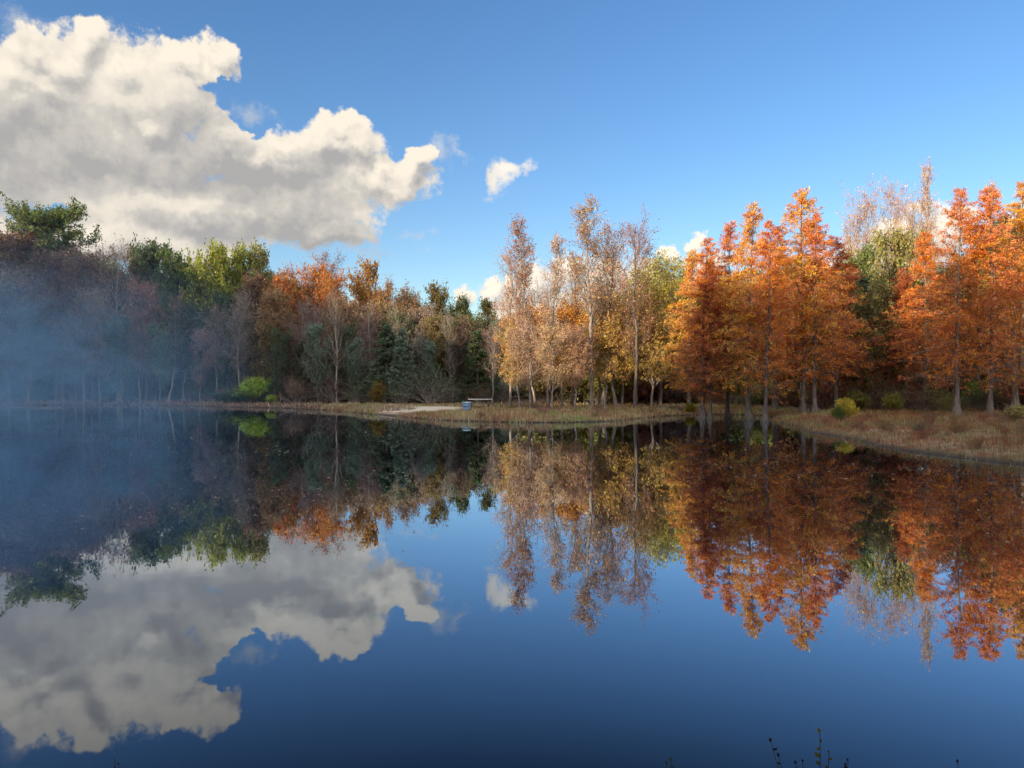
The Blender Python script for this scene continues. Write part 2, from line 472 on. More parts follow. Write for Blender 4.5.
def proto_bush(seed, h=1.6, rad=1.4, nl=26, leaf=.12, kind='bush', nleaf=9):
    r = np.random.default_rng(seed); tg = Geo(); cg = Geo()
    a = r.random(nl) * 2 * PI; e = r.random(nl) * 1.1 + .3
    d = np.stack([np.cos(a) * np.cos(e) * rad, np.sin(a) * np.cos(e) * rad, np.sin(e) * h], 1)
    s = np.linspace(0, 1, 5)
    P = d[:, None] * s[None, :, None] + r.normal(size=(nl, 5, 3)) * .06 * s[None, :, None]; P[:, 0, 2] = -.1
    R = .022 * (1 - .8 * s)[None] * np.ones((nl, 1)); tg.tubes(P, R, 4)
    T, TR = spawn(r, P, R, 7, .25, 1, lambda t, pl: .35 * pl, .7, .2, .1, 3, rfac=.5, rmin=.006, jit=.1)
    tg.tubes(T, TR, 3)
    U, UR = spawn(r, T, TR, 4, .2, 1, lambda t, pl: .5 * pl, .7, .1, .05, 3, rfac=.5, rmin=.004, jit=.1)
    (cg if nleaf < 4 else tg).tubes(U, UR, 3)
    if nleaf: put_leaves(cg, r, U, nleaf, leaf, leaf * .6, .06, .1, 1.1, .1, .2)
    keep(kind, kind, h, tg, cg, rad)


for s_ in range(6): proto_cypress(100 + s_, 13.5, 2.7 + .35 * (s_ % 3), .13 + .04 * (s_ % 2), 1.2)
for s_ in range(4): proto_broad(200 + s_, 'oak_tree', 18, 5.2, .13, 34, .34, .25, 8, 5, 8, .3, 1.0, .2)
for s_ in range(3): proto_broad(230 + s_, 'yellow_tree', 12, 3.9, .2, 30, .2, .14, 8, 6, 8, .3, 1.0, .14, .15)
for s_ in range(4): proto_broad(300 + s_, 'sweetgum_tree', 17, 2.9, .32, 30, .14, .10, 7, 6, 2.2, .6, .7, .05, .14, prof='spire', wob=.025)
for s_ in range(4): proto_broad(400 + s_, 'bare_tree', 17, 3.6, .25, 26, .17, .13, 8, 8, 1, .5, .85, .05, .17, twigs_in_crown=True, prof='round')
for s_ in range(3): proto_broad(430 + s_, 'twiggy_tree', 16, 4.2, .14, 34, .25, .17, 8, 7, 4, .4, .95, .14, .19, twigs_in_crown=True)
for s_ in range(2): proto_pine(500 + s_)
for s_ in range(3): proto_conifer(520 + s_)
for s_ in range(3): proto_bush(540 + s_, 1.7, 1.3)
for s_ in range(3): proto_bush(560 + s_, 1.5, 1.5, 34, .09, 'brush', 1)

KINDNAME = {'cypress': 'bald_cypress', 'oak_tree': 'oak_tree', 'yellow_tree': 'broadleaf_tree', 'sweetgum_tree': 'sweetgum_tree', 'bare_tree': 'bare_tree',
            'twiggy_tree': 'broadleaf_tree', 'pine': 'pine_tree', 'conifer': 'cedar_tree', 'bush': 'bush', 'brush': 'brush_shrub'}
CAT = {'bush': 'bush', 'brush': 'shrub'}
GREY = (.17, .15, .13)


def vary(c, a=.12):
    k = 1 + random.uniform(-a, a) * 1.3
    return tuple(max(0, v * k * (1 + random.uniform(-a, a))) for v in c)


def tree(kind, x, y, h, col, label, group=None, w=1., bark=GREY, var=None, z=None, rot=None, lean=0.):
    ps = PROTO[kind]; i = random.randrange(len(ps)) if var is None else var % len(ps)
    name, h0, tm, cm, rad = ps[i]
    e = bpy.data.objects.new(KINDNAME[kind], None); C.objects.link(e)
    e.empty_display_size = .3
    e.location = (x, y, float(gz(x, y)) if z is None else z)
    k = h / h0
    if not lean and kind in ('sweetgum_tree', 'bare_tree', 'twiggy_tree', 'yellow_tree'): lean = random.uniform(-.07, .07)
    e.rotation_euler = (lean * .4, lean, random.uniform(0, 2 * PI) if rot is None else rot)
    e.scale = (k * w, k * w, k)
    tag(e, label, CAT.get(kind, 'tree'), group)
    t = link('stems' if kind in CAT else 'trunk', tm, BARK, e); t.color = rgb(*bark)
    c = link('foliage' if kind in CAT else 'crown', cm, NEEDLE if kind in ('cypress', 'conifer', 'pine') else LEAF, e); c.color = rgb(*col)
    return e


def tree_at(kind, px, D, top, col, label, **kw):
    x, y = at(px, D)
    z = kw.pop('z', None)
    zb = float(gz(x, y)) if z is None else z
    h = CAM_H + (384 - top) / F * D - zb
    return tree(kind, x, y, h, col, label, z=zb, **kw)


ORANGE = (.68, .25, .05); GOLD = (.72, .38, .06); RUST = (.46, .14, .05); DRUST = (.27, .09, .05)
YG = (.42, .35, .07); OLIVE = (.26, .25, .08); GREEN = (.16, .21, .06); DKGREEN = (.085, .125, .065); PINK = (.55, .33, .15)
TAN = (.48, .28, .12); BROWN = (.29, .20, .14); ORB = (.42, .17, .06); TEAL = (.20, .27, .20); MAUVE = (.33, .26, .22)
PALE = (.42, .39, .34); LIME = (.34, .48, .05)

# ---- cypresses standing in the cove, left to right
G1 = 'orange bald cypresses standing at the cove'
tree_at('cypress', 703, 53, 238, ORANGE, 'leftmost orange cypress of the cove, trunk standing in the water', group=G1, z=-.05, w=1.05, var=0, bark=(.15, .125, .11))
tree_at('cypress', 710, 52.6, 262, RUST, 'short rusty cypress twinned with the leftmost cove cypress', group=G1, z=-.05, w=.95, var=1, bark=(.14, .12, .105))
tree_at('cypress', 728, 54.5, 222, ORANGE, 'slim cypress alone between two pairs of trunks in the water', group=G1, z=-.05, w=.9, var=2, bark=(.10, .09, .08))
tree_at('cypress', 749, 50.8, 203, GOLD, 'tall golden cypress in the open water, second trunk left of the pointed tallest', group=G1, z=-.05, w=1., var=3, bark=(.15, .13, .115))
tree_at('cypress', 765, 48.8, 221, ORANGE, 'cypress whose foot stands nearest the camera in the open water', group=G1, z=-.05, w=.9, var=4, bark=(.13, .11, .10))
tree_at('cypress', 803, 51.8, 189, GOLD, 'tallest pointed cypress, yellow topped, on the rusty bank edge', group=G1, w=1.0, var=5, bark=(.17, .145, .13))
tree_at('cypress', 814, 51.0, 214, ORANGE, 'pale trunked cypress just right of the tallest pointed cypress', group=G1, w=1.0, var=1, bark=(.17, .145, .13))
tree_at('cypress', 836, 57, 236, RUST, 'dark rusty cypress behind and right of the tallest one', group=G1, w=1.1, var=2)
tree_at('cypress', 690, 60, 250, GOLD, 'golden cypress on the far cove shore behind the leftmost trunks', group=G1, w=1.0, var=3)
tree_at('cypress', 775, 60, 226, RUST, 'rusty cypress on the shore behind the gap between the tall ones', group=G1, w=1.0, var=0)
# ---- cypresses of the right bank
G2 = 'bald cypresses on the right bank'; GB = 'trees of the wood behind the right bank'
tree_at('cypress', 957, 45.5, 188, ORANGE, 'left one of the two pale trunked cypresses on the grassy right bank', group=G2, w=.95, var=4, bark=(.17, .145, .13))
tree_at('cypress', 990, 45.5, 186, ORANGE, 'right one of the two pale trunked cypresses on the grassy right bank', group=G2, w=.95, var=2, bark=(.17, .145, .13))
tree_at('cypress', 1016, 50, 182, GOLD, 'golden cypress at the right edge of the frame', group=G2, w=1., var=0, bark=(.3, .27, .24))
tree_at('cypress', 1058, 44, 170, ORANGE, 'orange cypress reaching in from beyond the right edge', group=G2, w=1., var=3, bark=(.3, .27, .24))
tree_at('cypress', 925, 56, 232, ORANGE, 'orange cypress in the second row behind the right bank', group=G2, w=1., var=5)
tree_at('cypress', 905, 58, 268, RUST, 'low rusty cypress in the shade between the two cypress groups', group=G2, w=1.2, var=1)
tree_at('oak_tree', 872, 58, 280, (.26, .25, .09), 'brown green oak in the shade right of the tall pointed cypress group', group=GB, w=.75, var=3)
tree_at('cypress', 855, 62, 268, RUST, 'dim cypress deep between brown trunks and dark oaks', group=G2, w=1.2, var=0)

# ---- background of the right bank: dark oaks, pine, bare trees

tree_at('oak_tree', 888, 62, 226, OLIVE, 'dark olive oak rising between the two cypress groups', group=GB, w=.62, var=0)
tree_at('oak_tree', 862, 66, 240, GREEN, 'green oak left of the dark olive oak', group=GB, w=.55, var=1)
tree_at('oak_tree', 910, 64, 262, (.30, .22, .04), 'yellowish oak right of the dark olive oak', group=GB, w=.55, var=2)
tree_at('pine', 1022, 60, 205, DKGREEN, 'dark pine behind the cypresses at the right edge', group=GB, w=.8, var=0)
tree_at('oak_tree', 975, 62, 232, (.16, .13, .04), 'brown green oak behind the two pale trunked cypresses', group=GB, w=.7, var=3)
tree_at('bare_tree', 848, 72, 190, PINK, 'bare twiggy tree just right of the tallest cypress top', group=GB, w=.55, var=0, bark=(.34, .27, .23))
tree_at('bare_tree', 872, 72, 178, PINK, 'bare tree with pinkish twigs above the dark olive oak', group=GB, w=.6, var=1, bark=(.34, .27, .23))
tree_at('bare_tree', 893, 72, 172, PINK, 'bare tree with forked pinkish twigs right of the olive oak', group=GB, w=.6, var=2, bark=(.34, .27, .23))
tree_at('sweetgum_tree', 938, 62, 157, PINK, 'tallest and thinnest tree, nearly bare, above the right bank', group=GB, w=.5, var=1, bark=(.34, .27, .23))
tree_at('bare_tree', 922, 74, 190, PINK, 'low bare tree left of the tallest thin tree', group=GB, w=.5, var=3, bark=(.34, .27, .23))
tree_at('sweetgum_tree', 1000, 66, 178, PINK, 'thin half bare tree above the rightmost cypresses', group=GB, w=.6, var=2, bark=(.34, .27, .23))

# ---- the sweetgums and small yellow trees on the point
GP = 'slender half bare trees on the point'
for (px, D, top, col, w, v, lab) in [
    (510, 66, 236, PINK, .85, 0, 'leftmost slender tree of the point, thin and leaning'),
    (532, 63, 214, ORB, 1.0, 1, 'reddish slender tree second from the left on the point'),
    (549, 61, 232, PINK, .9, 2, 'slender pink tree with a white trunk beside the reddish one'),
    (572, 65, 252, TAN, .9, 3, 'short slender tan tree left of the tallest point tree'),
    (592, 61, 197, TAN, 1.05, 0, 'tallest slender tree in the middle of the point'),
    (603, 64, 240, PINK, .7, 1, 'thin tree tucked right of the tallest point tree'),
    (617, 62, 216, PINK, .95, 2, 'pink leaved slender tree with open twigs left of the last one')]:
    tree_at('bare_tree' if px in (510, 603, 617) else 'sweetgum_tree', px, D, top, col, lab, group=GP, w=w, var=v, bark=(.25, .22, .20))
tree_at('bare_tree', 636, 60, 206, (.40, .22, .14), 'broad open tree with dark trunk and pinkish twigs, last on the point', group=GP, w=.85, var=0, bark=(.13, .11, .1))
GY = 'small yellow and mauve trees on the point'
for (px, D, top, col, w, v, lab) in [
    (530, 61, 316, (.42, .30, .22), .9, 0, 'mauve small tree with drooping twigs at the left end of the point'),
    (552, 59, 322, (.50, .36, .2), .75, 1, 'tan small tree in front of the point trunks'),
    (575, 59.5, 322, (.42, .26, .16), .7, 2, 'low pinkish tree among the pale trunks'),
    (520, 62.5, 318, (.5, .34, .11), .75, 0, 'small golden tree at the outer left end of the point'),
    (605, 61.5, 306, (.5, .33, .08), .85, 2, 'straw gold tree right of the tallest slender tree'),
    (622, 63, 300, (.45, .3, .08), .85, 1, 'straw gold tree left of the dark trunk'),
    (652, 62, 300, (.5, .36, .1), .85, 0, 'straw gold tree right of the dark trunk'),
    (562, 64, 296, GOLD, .95, 1, 'golden rounded tree behind the pale trunks'),
    (535, 70, 300, (.55, .28, .07), .95, 2, 'amber rounded tree at the left rear of the point'),
    (600, 69, 286, YG, .9, 0, 'yellow green rounded tree behind the tallest slender tree'),
    (636, 64, 290, (.36, .25, .07), .85, 1, 'straw yellow tree around the dark trunk'),
    (660, 66, 268, YG, .85, 2, 'yellow green tree between the dark trunk and the cypresses'),
    (676, 72, 246, (.34, .33, .08), .9, 0, 'olive tree just behind the left cypress crown'),
    (648, 76, 262, (.36, .32, .09), .95, 1, 'olive green tree at the rear right of the point'),
    (618, 76, 288, (.42, .34, .09), 1., 2, 'dull yellow tree at the rear middle of the point'),
    (585, 76, 296, (.48, .32, .09), 1., 0, 'dull golden tree at the rear of the point')]:
    tree_at('yellow_tree' if col is not MAUVE else 'twiggy_tree', px, D, top, col, lab, group=GY, w=w * 1.12 if col is not MAUVE else .8, var=v, bark=(.3, .27, .25))

# ---- the left wood, front rank, left to right
GL = 'front rank of the wood along the far left shore'
for (kind, px, D, top, col, w, v, bark, lab) in [
    ('twiggy_tree', -18, 92, 222, BROWN, 1.1, 0, GREY, 'brown tree half out of the frame at the left edge'),
    ('twiggy_tree', 12, 92, 222, (.2, .12, .06), 1.0, 1, GREY, 'brown topped tree behind the thickest smoke'),
    ('pine', 62, 96, 200, (.13, .17, .06), 1.1, 1, GREY, 'big pine with a rounded green head above the left wood'),
    ('oak_tree', 26, 98, 236, (.09, .11, .03), .8, 1, GREY, 'green oak left of the big pine'),
    ('twiggy_tree', 62, 90, 246, (.22, .15, .12), 1.2, 2, GREY, 'broad purplish brown tree under the big pine'),
    ('twiggy_tree', 92, 91, 244, (.20, .145, .12), 1.1, 0, GREY, 'purplish brown tree right of the big pine'),
    ('bare_tree', 118, 89, 236, BROWN, 1.0, 1, (.3, .27, .24), 'grey bare tree between purplish and green crowns'),
    ('twiggy_tree', 138, 94, 238, (.17, .12, .06), .9, 1, GREY, 'dull brown tree left of the dark green oaks'),
    ('oak_tree', 158, 95, 240, DKGREEN, .8, 0, GREY, 'dark green oak, first of the tall green clump'),
    ('oak_tree', 180, 93, 246, (.12, .17, .05), .8, 2, GREY, 'dark green oak with a notched top'),
    ('oak_tree', 206, 92, 240, (.26, .30, .05), .85, 3, GREY, 'yellow green topped oak, brightest of the green clump'),
    ('oak_tree', 233, 96, 240, (.24, .28, .06), .8, 1, GREY, 'bright green topped oak right of the brightest one'),
    ('oak_tree', 222, 88, 290, DKGREEN, .8, 0, GREY, 'low dark oak in front of the green clump'),
    ('oak_tree', 258, 98, 243, OLIVE, .7, 2, GREY, 'olive oak at the right end of the green clump'),
    ('bare_tree', 168, 87, 290, BROWN, .9, 2, (.3, .27, .24), 'pale bare tree in front of the dark oaks'),
    ('twiggy_tree', 254, 88, 268, (.17, .11, .08), 1.0, 1, GREY, 'brown twiggy tree right of the low dark oak'),
    ('twiggy_tree', 284, 90, 262, (.42, .17, .06), .95, 2, GREY, 'orange topped tree, first of the orange row'),
    ('twiggy_tree', 306, 93, 256, (.45, .19, .06), .95, 0, GREY, 'orange topped tree second in the orange row'),
    ('bare_tree', 326, 96, 250, (.3, .14, .1), .9, 3, GREY, 'bare pinkish tree poking above the orange row'),
    ('twiggy_tree', 332, 89, 266, (.44, .19, .06), .9, 1, GREY, 'orange topped tree in the middle of the orange row'),
    ('oak_tree', 362, 93, 258, (.36, .2, .05), .75, 3, GREY, 'amber oak, tallest at the right of the orange row'),
    ('twiggy_tree', 386, 91, 276, (.3, .17, .07), .8, 2, GREY, 'pale brown tree right of the amber oak'),
    ('bare_tree', 300, 84, 292, MAUVE, .95, 0, (.33, .3, .27), 'grey bare tree in front of the orange row'),
    ('bare_tree', 337, 80, 286, BROWN, .85, 1, (.5, .47, .42), 'whitish bare tree with a crooked pale trunk'),
    ('bare_tree', 366, 82, 300, MAUVE, .9, 2, (.33, .3, .27), 'low grey bare tree right of the whitish one'),
    ('oak_tree', 318, 80, 322, TEAL, .8, 0, GREY, 'low grey green oak left of the whitish bare tree'),
    ('conifer', 386, 77, 322, (.14, .19, .12), 1.5, 1, GREY, 'tallest blue green cedar in the middle of the shore'),
    ('conifer', 404, 76, 328, TEAL, 1.1, 2, GREY, 'blue green cedar right of the tallest cedar'),
    ('oak_tree', 280, 83, 326, (.12, .16, .09), .8, 1, GREY, 'low dull green oak behind the lime green bush'),
    ('oak_tree', 355, 79, 336, TEAL, .8, 2, GREY, 'small grey green oak between the whitish tree and the tallest cedar'),
    ('twiggy_tree', 412, 90, 282, (.25, .15, .07), .8, 0, GREY, 'brown tree behind the tallest cedar'),
    ('oak_tree', 438, 92, 280, (.16, .13, .045), .7, 1, GREY, 'brown green oak left of the white cloud foot'),
    ('bare_tree', 428, 82, 300, MAUVE, .8, 3, (.3, .27, .24), 'grey bare tree before the brown green oak'),
    ('oak_tree', 462, 90, 294, (.08, .10, .035), .7, 2, GREY, 'green oak under the white cloud foot'),
    ('twiggy_tree', 455, 80, 318, (.15, .10, .08), .75, 2, GREY, 'dim brown tree behind the picnic table'),
    ('oak_tree', 488, 88, 296, (.09, .10, .035), .65, 0, GREY, 'green oak left of the slender point trees'),
    ('conifer', 478, 79, 330, DKGREEN, 1.3, 0, GREY, 'dark cedar right behind the picnic table'),
    ('oak_tree', 505, 84, 318, DKGREEN, .6, 3, GREY, 'dark low oak left of the mauve tree on the point'),
    ('oak_tree', 445, 84, 328, DKGREEN, .6, 0, GREY, 'dark low oak between the cedars and the picnic table'),
    ('oak_tree', 430, 79, 338, TEAL, .8, 1, GREY, 'small grey green oak left of the picnic table')]:
    tree_at(kind, px, D, top, col, lab, group=GL, w=w * .78 if kind in ('oak_tree', 'twiggy_tree') else w, var=v, bark=bark)

for (px, D, top, v, lab) in [
    (28, 88, 268, 0, 'bare grey tree in the smoke near the left edge'),
    (84, 86, 282, 2, 'bare grey tree in front of the purplish crowns'), (140, 86, 300, 0, 'bare grey tree left of the pale one before the oaks'),
    (216, 84, 304, 3, 'grey bare tree behind the dull green bushes'), (238, 84, 284, 1, 'bare brown grey tree left of the orange row'),
    (312, 82, 300, 1, 'grey bare tree at the foot of the orange row'), (398, 81, 300, 1, 'grey bare tree between cedars, right shore end'),
    (452, 79, 306, 0, 'grey bare tree behind the blue barrel'), (492, 77, 318, 1, 'grey bare tree right of the picnic table')]:
    tree_at('bare_tree', px, D, top, vary(MAUVE), lab, group='bare trees at the edge of the left wood', w=random.uniform(.8, 1.1), var=v, bark=random.choice([(.24, .22, .2), (.15, .14, .12)]))
SG = (.15, .19, .12)
for i, (px, D, top, col) in enumerate([(8, 88, 262, MAUVE), (30, 87, 300, SG), (56, 89, 280, BROWN), (76, 87, 318, SG), (100, 88, 286, MAUVE), (122, 87, 312, TEAL), (146, 89, 276, BROWN), (160, 87, 322, SG),
        (184, 88, 300, DKGREEN), (200, 86, 326, MAUVE), (228, 87, 312, SG), (246, 86, 300, BROWN), (264, 85, 318, OLIVE), (272, 86, 288, (.34, .22, .14)), (296, 85, 310, BROWN), (306, 84, 334, SG), (326, 85, 304, MAUVE),
        (342, 82, 318, SG), (352, 85, 296, (.34, .24, .13)), (370, 83, 314, MAUVE), (378, 84, 298, (.3, .2, .12)), (402, 82, 312, SG), (416, 83, 304, (.3, .22, .14)), (424, 81, 330, MAUVE), (440, 82, 314, OLIVE), (458, 81, 334, SG),
        (470, 83, 312, (.2, .19, .1)), (484, 81, 326, MAUVE), (500, 82, 318, SG)]):
    tree_at('twiggy_tree' if col is MAUVE or col is BROWN else 'oak_tree', px, D, top, vary(col, .15), 'muted low crown in the shaded second rank of the left wood', group='second rank of the left wood', w=.8, var=i, bark=(.2, .18, .16))

# ---- fillers deep in the wood
def deep(label, group, pts, cols, hr, kinds):
    for (x, y) in pts:
        k = random.choice(kinds)
        tree(k, x, y, random.uniform(*hr(x, y)), vary(random.choice(cols), .2), label, group, w=random.uniform(.75, .95))


def grid(x0, x1, y0, y1, sx, sy, jit=1.3):
    r = []
    y = y0; k = 0
    while y <= y1:
        x = x0 + (k % 2) * sx / 2
        while x <= x1:
            r.append((x + random.uniform(-jit, jit), y + random.uniform(-jit, jit))); x += sx
        y += sy; k += 1
    return r


def topz(px, y_, D): return CAM_H + (384 - y_) / F * D
def left_h(x, y):
    px = 512 + x / y * F
    top = np.interp(px, [-60, 60, 130, 240, 300, 400, 520], [225, 240, 262, 262, 276, 296, 322])
    h = CAM_H + (384 - top) / F * y
    return (h * .82, h * .98)
pts = [p for p in grid(-82, 2, 96, 122, 5.4, 6.5) if p[0] / p[1] > -.86]
deep('shadowy tree standing deep in the wood behind the far left shore', 'deep trees of the left wood', pts, [DKGREEN, GREEN, BROWN, MAUVE, (.05, .07, .03)], left_h, ['oak_tree', 'oak_tree', 'twiggy_tree'])
def mid_h(x, y):
    px = 512 + x / y * F
    top = np.interp(px, [480, 560, 640, 700, 800, 900, 1024, 1200], [322, 316, 290, 270, 262, 262, 240, 240])
    h = CAM_H + (384 - top) / F * y
    return (h * .75, h * .98)
pts = grid(0, 46, 84, 104, 5.2, 6)
deep('dim tree in the wood behind the point and the cove', 'deep trees behind the point', pts, [DKGREEN, OLIVE, GREEN, BROWN], mid_h, ['oak_tree', 'oak_tree', 'twiggy_tree'])
pts = [p for p in grid(22, 66, 62, 80, 4.6, 5) if p[0] / p[1] > .28]
deep('dim tree in the wood behind the right bank cypresses', 'deep trees behind the right bank', pts, [DKGREEN, OLIVE, DRUST, BROWN, (.22, .08, .03)], mid_h, ['oak_tree', 'oak_tree', 'twiggy_tree', 'cypress'])
pts = [(36, 44), (40, 50), (46, 52), (40, 40), (48, 44), (36, 34), (42, 34), (50, 38)]
deep('cypress of the stand beyond the right edge', 'cypresses beyond the right edge', pts, [ORANGE, RUST, GOLD], lambda x, y: (12, 15), ['cypress'])

TH = 'tall leafy thicket filling the rear of the wood behind the lake'
for (x, y) in grid(-92, 78, 108, 126, 4.6, 5.0):
    if x / y > -.86 and x / y < .78: tree('bush', x, y, random.uniform(6, 9.5), vary(random.choice([DKGREEN, BROWN, OLIVE, MAUVE]), .2), TH, 'rear thickets', w=1.1)
for (x, y) in grid(-76, 4, 93, 97, 4.4, 4.4):
    if x / y > -.86: tree('bush', x, y, random.uniform(4, 6.5), vary(random.choice([DKGREEN, DKGREEN, BROWN, TEAL]), .2), 'dim thicket between the trunks of the left wood', 'thickets in the left wood', w=1.1)
for (x, y) in grid(4, 60, 74, 82, 4.6, 5.0):
    if x / y < .8: tree('bush', x, y, random.uniform(3.5, 6), vary(random.choice([DKGREEN, OLIVE, BROWN]), .2), 'dim thicket between the trunks behind the cove', 'thickets behind the cove', w=1.1)

# ---- the wood on the near and left shores, whose long shadow covers the lake's foot
line = np.array([(-70, 84), (-57, 62), (-52, 50), (-43, 32), (-38, 18), (-31, 4), (-22, -5), (-10, -12), (4, -16), (20, -22)])
seg = np.diff(line, axis=0); L_ = np.hypot(seg[:, 0], seg[:, 1]); cum = np.concatenate([[0], np.cumsum(L_)])
nb = 0
for row, off in enumerate((0, 5.5, 11)):
    s0 = 0
    while s0 < cum[-1]:
        i = min(np.searchsorted(cum, s0, 'right') - 1, len(seg) - 1); f = (s0 - cum[i]) / L_[i]
        p = line[i] + seg[i] * f; nrm = np.array([-seg[i][1], seg[i][0]]) / L_[i]
        if nrm[0] > 0 or (nrm[0] > -.3 and nrm[1] > 0): nrm = -nrm
        q = p + nrm * off + np.array([random.uniform(-.8, .8), random.uniform(-.8, .8)])
        hh = np.interp(s0, [0, 30, 45, 62, 72, 82, 97, cum[-1]], [23.5, 23.5, 20.5, 16, 17.3, 24.6, 26.6, 26.6]) * random.uniform(.97, 1.03)
        tree('oak_tree', q[0], q[1], hh, vary(OLIVE, .2), 'tree of the near shore wood outside the picture', 'trees of the near shore wood', w=.95)
        s0 += 3.8

for (x, y) in grid(54, 92, 14, 62, 7, 7): 
    tree('oak_tree', x, y, random.uniform(11, 15), vary(random.choice([OLIVE, DKGREEN, (.34, .22, .07)]), .2), 'tree of the wood beyond the right edge of the picture', 'wood beyond the right edge', w=.95)
s0 = 2
while s0 < cum[-1]:
    i = min(np.searchsorted(cum, s0, 'right') - 1, len(seg) - 1); f = (s0 - cum[i]) / L_[i]
    p = line[i] + seg[i] * f; nrm = np.array([-seg[i][1], seg[i][0]]) / L_[i]
    if nrm[0] > 0 or (nrm[0] > -.3 and nrm[1] > 0): nrm = -nrm
    q = p + nrm * random.uniform(14, 17)
    tree('bush', q[0], q[1], random.uniform(4, 6), vary(OLIVE, .2), 'undergrowth bush of the near shore wood outside the picture', 'undergrowth of the near shore wood', w=1.1)
    s0 += 4.2

# ---- bushes and brush
tree('bush', *at(256, 82.5), 3.0, LIME, 'bright lime green bush on the far left shore', w=1.1, var=0)
tree('bush', *at(238, 83), 1.9, (.10, .15, .03), 'dull green bush joined to the left side of the lime one', 'green bushes by the lime bush', w=1.4, var=1)
tree('bush', *at(222, 84), 1.6, (.08, .12, .03), 'low dull green bush farthest left of the lime one', 'green bushes by the lime bush', w=1.5, var=2)
tree('bush', *at(271, 81), 1.0, LIME, 'tiny lime green bush right of the bright one', w=1., var=1)
tree('bush', *at(378, 74), 2.7, (.22, .16, .04), 'upright olive yellow bush below the cedars', w=.6, var=2)
tree('bush', *at(845, 44), 1.3, (.50, .42, .05), 'yellow leaved bush at the cove end of the right bank', w=.85, var=0)
tree('bush', *at(838, 43), .9, (.10, .15, .04), 'low green bush at the foot of the yellow leaved bush', w=.8, var=1)
tree('bush', *at(690, 59.5), .8, (.30, .26, .03), 'yellow green bush on the cove shore behind the cypress trunks', w=1.0, var=1)
tree('bush', *at(1016, 40), 1.1, (.34, .30, .12), 'pale straw bush at the right edge of the bank', w=1.3, var=2)
k = 0
for px in range(-20, 520, 12):
    D = np.interp(px, [-20, 130, 240, 330, 400, 520], [90, 91, 85, 78, 74, 78]) + random.uniform(0, 5)
    x, y = at(px + random.uniform(-8, 8), D)
    tree('brush' if k % 3 else 'bush', x, y, random.uniform(1.6, 4.6) if k % 3 else random.uniform(1.3, 2.4), vary(random.choice([BROWN, MAUVE, DKGREEN, TEAL]), .2), 'low dim undergrowth shrub along the foot of the left wood', 'undergrowth along the left wood', w=random.uniform(.8, 1.1), bark=(.36, .32, .29)); k += 1
for px in range(560, 1060, 14):
    D = np.interp(px, [560, 700, 780, 830, 1060], [80, 68, 64, 56, 50]) + random.uniform(0, 5)
    x, y = at(px + random.uniform(-8, 8), D)
    tree('brush' if k % 3 else 'bush', x, y, random.uniform(1.2, 2.8), vary(random.choice([BROWN, DRUST, DKGREEN, OLIVE]), .2), 'low dim undergrowth shrub along the foot of the right wood', 'undergrowth along the right wood', w=random.uniform(.9, 1.3), bark=(.2, .16, .14)); k += 1


for i in range(55):
    px = random.uniform(790, 1060); D = random.uniform(25, 44)
    x, y = at(px, D)
    if float(sdist(np.array([x]), np.array([y]))[0]) < .5: continue
    tree('brush', x, y, random.uniform(.3, .7), vary(random.choice([(.30, .14, .08), (.27, .17, .10), (.34, .22, .13)]), .2), 'dry twiggy weed clump standing in the grass of the right bank', 'dry weeds on the right bank', w=1.2, bark=(.26, .17, .12))
for i in range(50):
    px = random.uniform(400, 690); D = random.uniform(49, 62)
    x, y = at(px, D)
    if float(sdist(np.array([x]), np.array([y]))[0]) < .5 or (px < 496 and D > 50): continue
    tree('brush', x, y, random.uniform(.35, .75), vary(random.choice([BROWN, OLIVE, (.3, .22, .14)]), .2), 'dry weed clump standing in the grass of the point', 'dry weeds on the point', w=1.3, bark=(.3, .22, .15))

# ------------------------------------------------------------------ grasses of the banks
def grass_material(name, cols, dark=.55):
    m, t = mat(name)
    ge = t.n('ShaderNodeNewGeometry'); P = ge.outputs['Position']
    n1 = t.noise(P, .22, 4, .65); n2 = t.noise(t.v('ADD', P, (31, 7, 0)), .5, 3, .6)
    c = t.mix(t.ramp(n1, .42, .58), rgb(*cols[0]), rgb(*cols[1]))
    c = t.mix(t.ramp(n2, .52, .66), c, rgb(*cols[2]))
    r = ge.outputs['Random Per Island']
    c = t.mix(t.ramp(r, .86, .9), c, rgb(*cols[3]))
    hs = t.n('ShaderNodeHueSaturation'); t.set(hs.inputs['Color'], c)
    t.set(hs.inputs['Value'], t.m('MULTIPLY_ADD', t.m('FRACT', t.m('MULTIPLY', r, 17.3)), .9, .55))
    d = t.n('ShaderNodeBsdfDiffuse'); tr = t.n('ShaderNodeBsdfTranslucent')
    t.set(d.inputs[0], hs.outputs[0]); t.set(tr.inputs[0], hs.outputs[0])
    mx = t.n('ShaderNodeMixShader'); mx.inputs[0].default_value = .3
    t.nt.links.new(d.outputs[0], mx.inputs[1]); t.nt.links.new(tr.outputs[0], mx.inputs[2])
    out(t, mx.outputs[0]); return m


